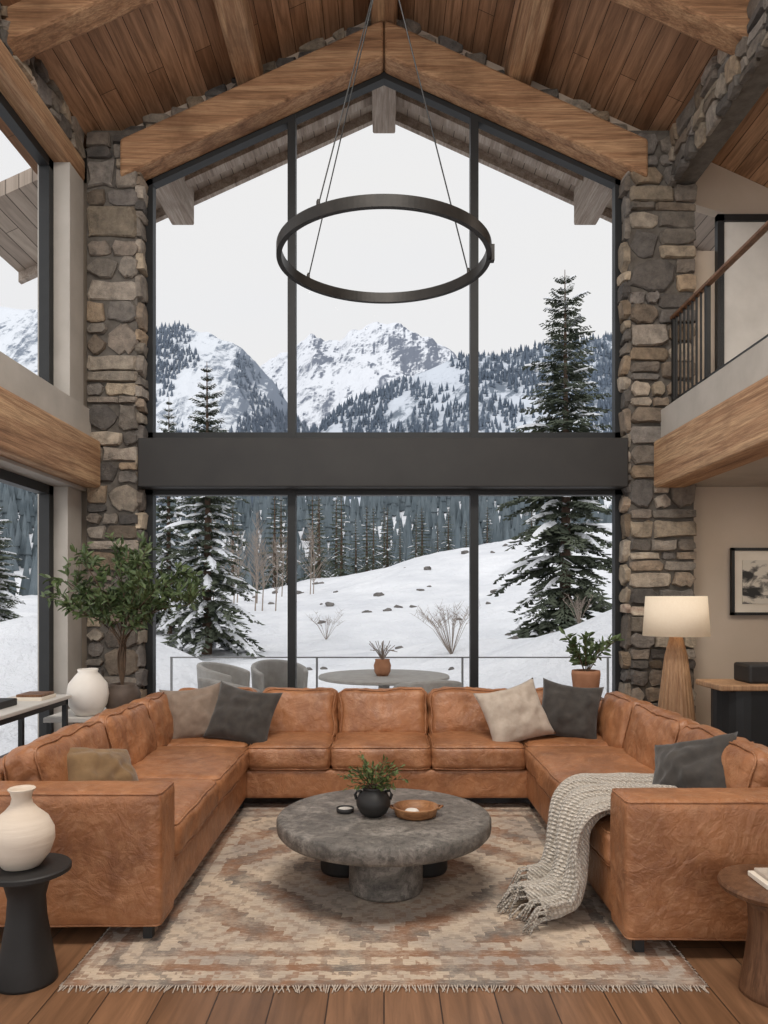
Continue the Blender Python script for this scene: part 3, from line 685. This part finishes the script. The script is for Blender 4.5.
for k in range(12):
    a=random.uniform(0,6.28); rr=random.uniform(.10,.30); T=base+Vector((math.cos(a)*rr,math.sin(a)*rr*.7,random.uniform(.18,.42)))
    P=cat([base,base.lerp(T,.5)+Vector((0,0,.05)),T],5); st.append(tube(P,.005,5,.002))
    for q in P[3:]:
        for m in range(2): addleaf(V,F,q,(T-base).normalized()*.6+rv(.8),rv()+Vector((0,0,1)),random.uniform(.07,.11),random.uniform(.03,.042))
mk('foliage',(V,F),leaf,rg2); mk('branches',join(*st),twigm,rg2)
# ---------------------------------------------------------------- CHANDELIER
ch=grp('ring_chandelier',(0,5.2,4.5)); c=(0,5.2,3.865); R=.735
mk('ring',lathe([(R-.035,-.036),(R,-.036),(R,.038),(R-.035,.038)],c,128,closed=True),bronze,ch)
cb=[];fit=[]
hub=Vector((0.01,5.2,6.0))
for a in (142,30,236):
    ar=math.radians(a); q=Vector(((R-.017)*math.cos(ar),5.2+(R-.017)*math.sin(ar),3.905)); cb.append(tube([q,hub],.005,6)); 
    fit.append(lathe([(.012,0),(.012,.03),(.005,.045),(0,.045)],(q.x,q.y,q.z-.005),12))
cb.append(tube([hub,(0.01,5.2,7.42)],.012,8)); fit.append(lathe([(.04,0),(.05,.02),(.05,.07),(.02,.09),(0,.09)],(0.01,5.2,5.97),20)); fit.append(box(.715,.755,5.15,5.2,3.82,3.93))
mk('cables',join(*cb),black,ch); mk('fittings',join(*fit),bronze,ch)
# ---------------------------------------------------------------- EXTERIOR TERRAIN
def terr(x,y):
    n=noise.noise(Vector((x*.12,y*.12,3)))*.5+noise.noise(Vector((x*.35,y*.35,7)))*.22+noise.noise(Vector((x*.9,y*.9,9)))*.07
    z=-.55+n*sm(9,14,y)
    z+=1.75*math.exp(-((x+7)/3.2)**2-((y-15.5)/3.2)**2)
    z+=2.7*math.exp(-((x-8)/4.2)**2-((y-16)/3.2)**2)
    z+=.8*math.exp(-((x-2.5)/3)**2-((y-21)/3)**2)
    s=sm(18,72,y); xr=sm(-16,22,x)
    z+=s*(2.4+6.6*xr+.8*noise.noise(Vector((x*.07,y*.07,11))))
    z-=sm(76,112,y)*4
    z+=sm(115,290,y)*(34+.05*abs(x))+ sm(115,290,y)*10*noise.noise(Vector((x*.02,y*.02,1)))
    if y<12 and abs(x)<6: z=min(z,-.35)
    return z
V=[];F=[];ys=[-2+i*1.0 for i in range(10)]+[8*1.024**i for i in range(154)]
nx=170
for y in ys:
    hw=22+1.25*max(y,0)
    for i in range(nx+1):
        u=-1+2*i/nx; x=hw*(u*.45+.55*u**3); V.append((x,y,terr(x,y)))
for j in range(len(ys)-1):
    for i in range(nx):
        a=j*(nx+1)+i; F.append((a,a+1,a+nx+2,a+nx+1))
mk('ground_snow',(V,F),snow,smooth=True)
mk('patio_deck',box(-3.2,3.4,8.2,11.5,-.3,-.15),deckm)
rl=grp('deck_railing',(0,11.3,.3))
pr=[box(-3.2,3.4,11.3,11.325,.63,.65)]
for i in range(4): pr.append(box(-3.2+i*2.18,-3.17+i*2.18,11.3,11.33,-.15,.64))
mk('rails',join(*pr),railgrey,rl)
tg=grp('patio_table',(0,9.6,.2))
mk('top',lathe([(.80,.50),(.83,.51),(.83,.535),(.82,.545),(0,.547)],(0,9.6,0),64),outchair,tg)
mk('pedestal',lathe([(.3,-.15),(.3,-.13),(.08,-.08),(.07,.45),(.15,.50),(0,.50)],(0,9.6,0),32),outchair,tg,smooth=True)
def pchair(x,y,rz,hh=0):
    g=grp('patio_chair',(x,y,.1)); V=[];F=[];n=24
    for i in range(n+1):
        a=math.radians(rz)+math.radians(-120+240*i/n)
        hb=.46+hh+.14*math.cos(math.radians(-120+240*i/n)*.75)
        for r,z in ((.36,-.02),(.40,hb),(.33,hb),(.30,-.02)):
            V.append((x+r*math.cos(a),y+r*math.sin(a),z))
    for i in range(n):
        for k in range(4): F.append((i*4+k,i*4+(k+1)%4,(i+1)*4+(k+1)%4,(i+1)*4+k))
    F.append((0,1,2,3)); F.append((n*4,n*4+1,n*4+2,n*4+3))
    mk('back',(V,F),outchair,g,smooth=False,bev=.03)
    mk('seat',lathe([(.30,.02),(.33,.06),(.33,.2),(.30,.25),(0,.26)],(x,y,0),32),outchair,g,smooth=True)
    mk('legs',join(*[tube([(x+.24*math.cos(t),y+.24*math.sin(t),.05),(x+.28*math.cos(t),y+.28*math.sin(t),-.147)],.014,6) for t in (.78,2.36,3.93,5.5)]),black,g)
pchair(-1.75,8.75,215,.02); pchair(-2.05,9.9,170,.08); pchair(.50,8.65,-80,.02); pchair(-1.45,10.5,120,.05)
pg=grp('potted_twigs',(-.02,9.5,.7)); c=(-.02,9.5,.547)
mk('pot',lathe([(.07,0),(.1,.05),(.11,.13),(.09,.19),(.095,.21),(0,.2)],c,32),terra,pg,smooth=True)
st=[]
for k in range(30):
    a=random.uniform(0,6.28); r=random.uniform(.03,.2); st.append(tube([(c[0],c[1],c[2]+.19),(c[0]+r*.5*math.cos(a),c[1]+r*.5*math.sin(a),c[2]+.32),(c[0]+r*math.cos(a),c[1]+r*math.sin(a),c[2]+random.uniform(.3,.45))],.005,4))
mk('twigs',join(*st),barem,pg)
# ---------------------------------------------------------------- TREES
def conifer(h,R,whorls,per,tw,seed,snowp=.55,pw=.8):
    rnd=random.Random(seed); V=[];F=[];MI=[]
    def addf(f,m): F.append(f); MI.append(m)
    tv,tf=tube([(0,0,0),(0.02*h*.2,0,h*.5),(0,0,h)],h*.018,7,.01)
    V+=list(tv)
    for f in tf: addf(f,0)
    for w in range(whorls):
        t=(w+.3)/whorls; z=h*(.08+.91*t)
        L0=R*(1-t)**pw*(.85+.2*math.sin(w*2.1))+.10
        for b in range(per):
            a=6.283*b/per+w*.9+rnd.uniform(-.3,.3); L=L0*rnd.uniform(.55,1.15)
            dr=Vector((math.cos(a),math.sin(a),0)); side=Vector((-dr.y,dr.x,0))
            up=.35*t; dp=(1-t)*.55+.12
            def P(s): return Vector((0,0,z))+dr*L*s+Vector((0,0,L*(up*s-dp*s*s+.12*s**3)))
            n=max(4,int(tw*(.35+.65*L/R)))
            if rnd.random()<snowp:
                k=len(V); wd=L*.09; m=4
                for i in range(m+1):
                    s=.3+.66*i/m; q=P(s); ww=wd*math.sin(math.pi*(i+.6)/(m+1.2))
                    V.extend([q+side*ww-Vector((0,0,.02)),q+Vector((0,0,ww*.55+.02)),q-side*ww-Vector((0,0,.02))])
                for i in range(m):
                    addf((k+i*3,k+i*3+1,k+i*3+4,k+i*3+3),2); addf((k+i*3+1,k+i*3+2,k+i*3+5,k+i*3+4),2)
            for i in range(n):
                s=.12+.88*(i+rnd.random()*.5)/n; q=P(s)
                for sg_ in (-1,1):
                    tl=L*(.36*(1-s*.65))*rnd.uniform(.7,1.2)+.05
                    td=(side*sg_+dr*rnd.uniform(.5,1.0)+Vector((0,0,rnd.uniform(-.75,-.05)))).normalized()
                    sd=td.cross(Vector((0,0,1))).normalized(); wv=tl*.2+.012
                    k=len(V); e=q+td*tl
                    m1=q+td*tl*.33; m2=q+td*tl*.66; dn=Vector((0,0,-wv*.55))
                    V.extend([q,m1+sd*wv+dn,m1+sd*wv*.25,m2+sd*wv*.8+dn,e,m2-sd*wv*.8+dn,m1-sd*wv*.25,m1-sd*wv+dn])
                    mi=2 if rnd.random()<snowp*.2 else 1
                    addf((k,k+1,k+2),mi); addf((k,k+2,k+3,k+4),mi); addf((k,k+4,k+5,k+6),mi); addf((k,k+6,k+7),mi)
    return (V,F),MI
def tree_mesh(name,*a,**k):
    vf,mi=conifer(*a,**k)
    me=bpy.data.meshes.new(name); me.from_pydata([tuple(v) for v in vf[0]],[],vf[1]); me.update()
    for m in (bark,needle,snow): me.materials.append(m)
    me.polygons.foreach_set('material_index',mi); return me
big=[tree_mesh('spruce_a',12.4,2.6,34,8,17,1,snowp=.25,pw=.62),tree_mesh('spruce_b',10.8,2.2,32,8,15,2,snowp=.6,pw=.7)]
small=[tree_mesh('spruce_c',9.5,1.5,22,7,7,3,snowp=.15),tree_mesh('spruce_d',8.5,1.6,20,7,7,4,snowp=.15)]
def place(me,name,x,y,top=None,sc=None,par=None,rz=0,wide=1.0):
    o=bpy.data.objects.new(name,me); S.collection.objects.link(o)
    zb=terr(x,y)-.2; H=max(v.co.z for v in me.vertices) if top else 1
    s=(top-zb)/H if top else sc
    o.location=(x,y,zb); o.scale=(s*wide,s*wide,s); o.rotation_euler=(0,0,rz)
    if par: o.parent=par
    return o
place(big[0],'snowy_spruce_tree',5.75,24,top=12.0,rz=.4,wide=1.0)
place(big[1],'snowy_spruce_tree',-6.1,26,top=9.7,rz=1)
place(big[1],'snowy_spruce_tree',-9.4,33,top=10.4,rz=2.4,wide=.8)
place(big[1],'snowy_spruce_tree',-10.4,20,top=4.6,rz=3,wide=1.1)
place(big[0],'snowy_spruce_tree',-12.6,24,top=5.4,rz=4,wide=1.1)
place(big[1],'snowy_spruce_tree',-9.3,16.5,top=4.0,rz=5,wide=1.3)
gv=bpy.data.objects.new('conifer_grove',None); S.collection.objects.link(gv)
rn=random.Random(5)
grove=[(-14,70,11),(-11,76,12),(-9.2,72,9),(-7.4,78,13),(-6,70,11.2),(-4.2,74,12.3),(-3,80,10.5),(-1,72,10.8),(1.6,76,9.4),(3.4,80,10.3),(5.4,76,8.8),(7,82,11),(-17,74,13),(-20,80,14),(-24,75,12),(9.8,90,11.5),(13,95,14),(-12,88,14.5),(-8,92,15),(0,95,14),(-28,70,11),(18,92,13),(24,98,15),(28,90,15),(-5.2,82,13),(.4,84,12),(-2,88,13),(4.4,88,12)]
for i,(x,y,tp) in enumerate(grove):
    place(small[i%2],'grove_tree',x,y,top=tp+rn.uniform(-.6,.6),par=gv,rz=rn.uniform(0,6),wide=rn.uniform(1.0,1.4))
def cones(pts,name,mat,seg=5,par=None):
    V=[];F=[]
    for (x,y,z,h,r) in pts:
        for (b,t,rr) in ((.05,.6,1),(.38,1.0,.65)):
            k=len(V); a0=rn.uniform(0,1.2)
            for i in range(seg):
                a=a0+6.283*i/seg; V.append((x+r*rr*math.cos(a),y+r*rr*math.sin(a),z+h*b))
            V.append((x,y,z+h*t))
            for i in range(seg): F.append((k+i,k+(i+1)%seg,k+seg))
    me=bpy.data.meshes.new(name); me.from_pydata(V,[],F); me.update(); me.materials.append(mat)
    o=bpy.data.objects.new(name,me); S.collection.objects.link(o)
    if par: o.parent=par
    return o
pts=[]
while len(pts)<2300:
    y=rn.uniform(125,290); x=rn.uniform(-1,1)*y*.75
    if noise.noise(Vector((x*.022,y*.03,9)))+rn.uniform(-.25,.25)<-.08: continue
    h=rn.uniform(7,12); pts.append((x,y,terr(x,y)-.5,h,h*.17))
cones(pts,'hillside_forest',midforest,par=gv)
mr_=bpy.data.objects.new('snowy_mountain_range',None); S.collection.objects.link(mr_)
def interp(P,x):
    if x<=P[0][0]: return P[0][1]
    for (a,b),(c_,d) in zip(P,P[1:]):
        if x<=c_: 
            t=(x-a)/(c_-a); t=t*t*(3-2*t)*.4+t*.6; return b+(d-b)*t
    return P[-1][1]
def mountain(name,prof,Y0,depth,mat,amp,fq,seed,x0,x1,nx=260,ny=70,zb=-20,pw=1.05,xm=1.0):
    def hz(x,y):
        t=(y-(Y0-depth))/depth; t=max(0,t)
        top=interp(prof,x); base=zb
        f=t if t<=1 else 1-(t-1)*.8
        r=0; a=1; fr=fq
        for o_ in range(7):
            n=1-abs(noise.noise(Vector((x*fr*xm+seed,y*fr*.6,seed*1.7+o_)))*2); r+=(n-.62)*a; a*=.54; fr*=2.05
        return base+(top-base)*(f**pw)+r*amp*min(1,.25+f)
    V=[];F=[]
    for j in range(ny+1):
        y=Y0-depth+depth*1.25*j/ny
        for i in range(nx+1):
            x=x0+(x1-x0)*i/nx; V.append((x,y,hz(x,y)))
    for j in range(ny):
        for i in range(nx):
            a=j*(nx+1)+i; F.append((a,a+1,a+nx+2,a+nx+1))
    o=mk(name,(V,F),mat,smooth=False); o.parent=mr_; return hz
def pr_(pts,d): return [((px-384)*d/755,1.5+(600-py)*d/755) for px,py in pts]
mountain('mountain_peak',pr_([(-300,300),(0,310),(150,345),(240,362),(285,348),(318,334),(340,330),(355,320),(374,314),(392,316),(408,326),(430,338),(470,364),(520,356),(620,345),(800,320),(1100,300)],1300),1300,520,m_peak,21,.006,3.1,-800,800,nx=440,ny=130,zb=60)
hl=mountain('mountain_slope_west',pr_([(-400,270),(-100,290),(100,322),(155,330),(180,328),(205,330),(240,346),(270,378),(300,420),(340,470),(420,540),(700,590)],760),760,300,m_left,8,.010,8.3,-700,200,nx=360,ny=110,zb=5)
hr=mountain('mountain_slope_east',pr_([(-100,590),(180,540),(250,480),(300,436),(350,406),(400,380),(470,354),(550,342),(612,337),(768,310),(1100,290)],620),620,280,m_right,7,.010,5.7,-300,700,zb=5)
pts=[]
while len(pts)<8500:
    y=rn.uniform(360,640); x=rn.uniform(-150,420)
    m=noise.noise(Vector((x*.012,y*.010,4)))+.6*noise.noise(Vector((x*.035,y*.03,2)))
    if m+rn.uniform(-.12,.12)<-.22: continue
    h=rn.uniform(5,8.5); pts.append((x,y,hr(x,y)-1,h,h*.25))
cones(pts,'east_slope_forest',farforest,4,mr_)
pts=[];tries=0
while len(pts)<9000 and tries<220000:
    tries+=1
    y=rn.uniform(470,770); x=rn.uniform(-480,10); z=hl(x,y)
    m=noise.noise(Vector((x*.016,y*.012,14)))+.6*noise.noise(Vector((x*.04,y*.03,12)))-.0022*(z-150)
    if m+rn.uniform(-.2,.2)<.06: continue
    h=rn.uniform(5,8.5); pts.append((x,y,z-1,h,h*.25))
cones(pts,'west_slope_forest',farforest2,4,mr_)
def shrub(x,y,h,n,name='bare_shrub'):
    z=terr(x,y)-.05; st=[]
    for k in range(n):
        a=rn.uniform(0,6.28); r=rn.uniform(.1,.75)*h; T=Vector((x+r*math.cos(a),y+r*math.sin(a),z+h*rn.uniform(.6,1)))
        B=Vector((x,y,z)); M=B.lerp(T,.5)+Vector((0,0,h*.12)); st.append(tube([B,M,T],.009,3,.003))
        for m in range(8):
            q=M.lerp(T,rn.random()); e=q+Vector((rn.uniform(-.3,.3),rn.uniform(-.3,.3),rn.uniform(.1,.35)))*h*.5; st.append(tube([q,e],.005,3,.002))
    mk(name,join(*st),barem)
def birch(x,y,h,n,name='bare_birch_tree'):
    z=terr(x,y)-.05; st=[]
    for tnk in range(n):
        bx=x+rn.uniform(-1.6,1.6); hh=h*rn.uniform(.75,1.05); st.append(tube([(bx,y,z-.2),(bx+.1,y,z+hh*.5),(bx+rn.uniform(-.2,.2),y,z+hh)],.05,4,.01))
        for m in range(26):
            t=rn.uniform(.2,.97); q=Vector((bx+.05,y,z+hh*t)); a=rn.uniform(0,6.28); L=(1-t)*h*.3+.2
            e=q+Vector((math.cos(a)*L,math.sin(a)*L,L*1.1)); st.append(tube([q,e],.018,3,.004))
            for w in range(3):
                qq=q.lerp(e,rn.uniform(.3,1)); st.append(tube([qq,qq+Vector((rn.uniform(-.3,.3),rn.uniform(-.3,.3),.35))*.8],.008,3,.003))
    mk(name,join(*st),barem)
shrub(1.7,19,1.3,30); shrub(-2.3,30,1.2,14); shrub(4.4,17,.7,14)
birch(-7.2,42,4.6,4); birch(-9.5,48,5.5,4); birch(-5.8,52,5.2,3)
rockm=simple('rock',C(120,116,112),C(84,80,78),.95,ns=3,bst=.5,bd=.05)
rk=[]
for k in range(60):
    y=rn.uniform(17,62); x=rn.uniform(-.28,.3)*y; r=rn.uniform(.06,.2)*(y/28)
    v,f=cushion((r*2,r*1.6,r*1.0),(x,y,terr(x,y)+r*.0),Rm(rn.uniform(0,180)),r=r*.5,n=2,wr=r*.5,seed=k); rk.append((v,f))
mk('rock_scatter',join(*rk),rockm)
# ---------------------------------------------------------------- LIGHT
w=bpy.data.worlds.new('overcast_sky'); S.world=w; w.use_nodes=True; nt=w.node_tree
bgn=nt.nodes['Background']; tc=add(nt,'ShaderNodeTexCoord'); sp=add(nt,'ShaderNodeSeparateXYZ',None,{0:tc.outputs['Generated']})
mr=add(nt,'ShaderNodeMapRange',{'interpolation_type':'SMOOTHSTEP'},{0:sp.outputs[1],1:-.7,2:.35,3:1.7,4:.88})
nt.links.new(mr.outputs[0],bgn.inputs['Strength'])
cl=nz(nt,add(nt,'ShaderNodeMapping',None,{'Vector':tc.outputs['Generated'],'Scale':(1,1,3)}).outputs[0],2.0,4)
nt.links.new(mix(nt,cl,(.95,.965,1,1),(1,.985,.965,1)),bgn.inputs['Color'])
def area(name,loc,rot,sx,sy,e,col):
    l=bpy.data.lights.new(name,'AREA'); l.shape='RECTANGLE'; l.size=sx; l.size_y=sy; l.energy=e; l.color=col
    o=bpy.data.objects.new(name,l); o.location=loc; o.rotation_euler=tuple(math.radians(a) for a in rot); S.collection.objects.link(o)
area('fill_light',(0,2.6,6.6),(12,0,0),2.6,1.6,330,(1,.95,.88))  # added soft fill above the view, no ceiling fixture behind it
area('nook_downlight',(4.2,6.2,2.66),(0,0,0),.6,.6,20,(1,.88,.74))
area('mezzanine_fill',(4.3,5.5,5.2),(0,0,0),.8,.8,30,(1,.92,.82))  # added area light to lift the mezzanine, no fixture modelled
l=bpy.data.lights.new('lamp_bulb','POINT'); l.energy=4; l.color=(1,.8,.58); l.shadow_soft_size=.04
o=bpy.data.objects.new('lamp_bulb',l); o.location=(2.70,6.98,1.44); S.collection.objects.link(o)
# ---------------------------------------------------------------- CAMERA
cd=bpy.data.cameras.new('camera'); cd.sensor_width=36; cd.lens=755/1024*36; cd.shift_y=88/1024; cd.clip_end=6000; cd.clip_start=.05
co=bpy.data.objects.new('camera',cd); co.location=(0,0,1.5); co.rotation_euler=(math.pi/2,0,0); S.collection.objects.link(co); S.camera=co
S.view_settings.view_transform='Standard'; S.view_settings.look='None'; S.view_settings.exposure=0
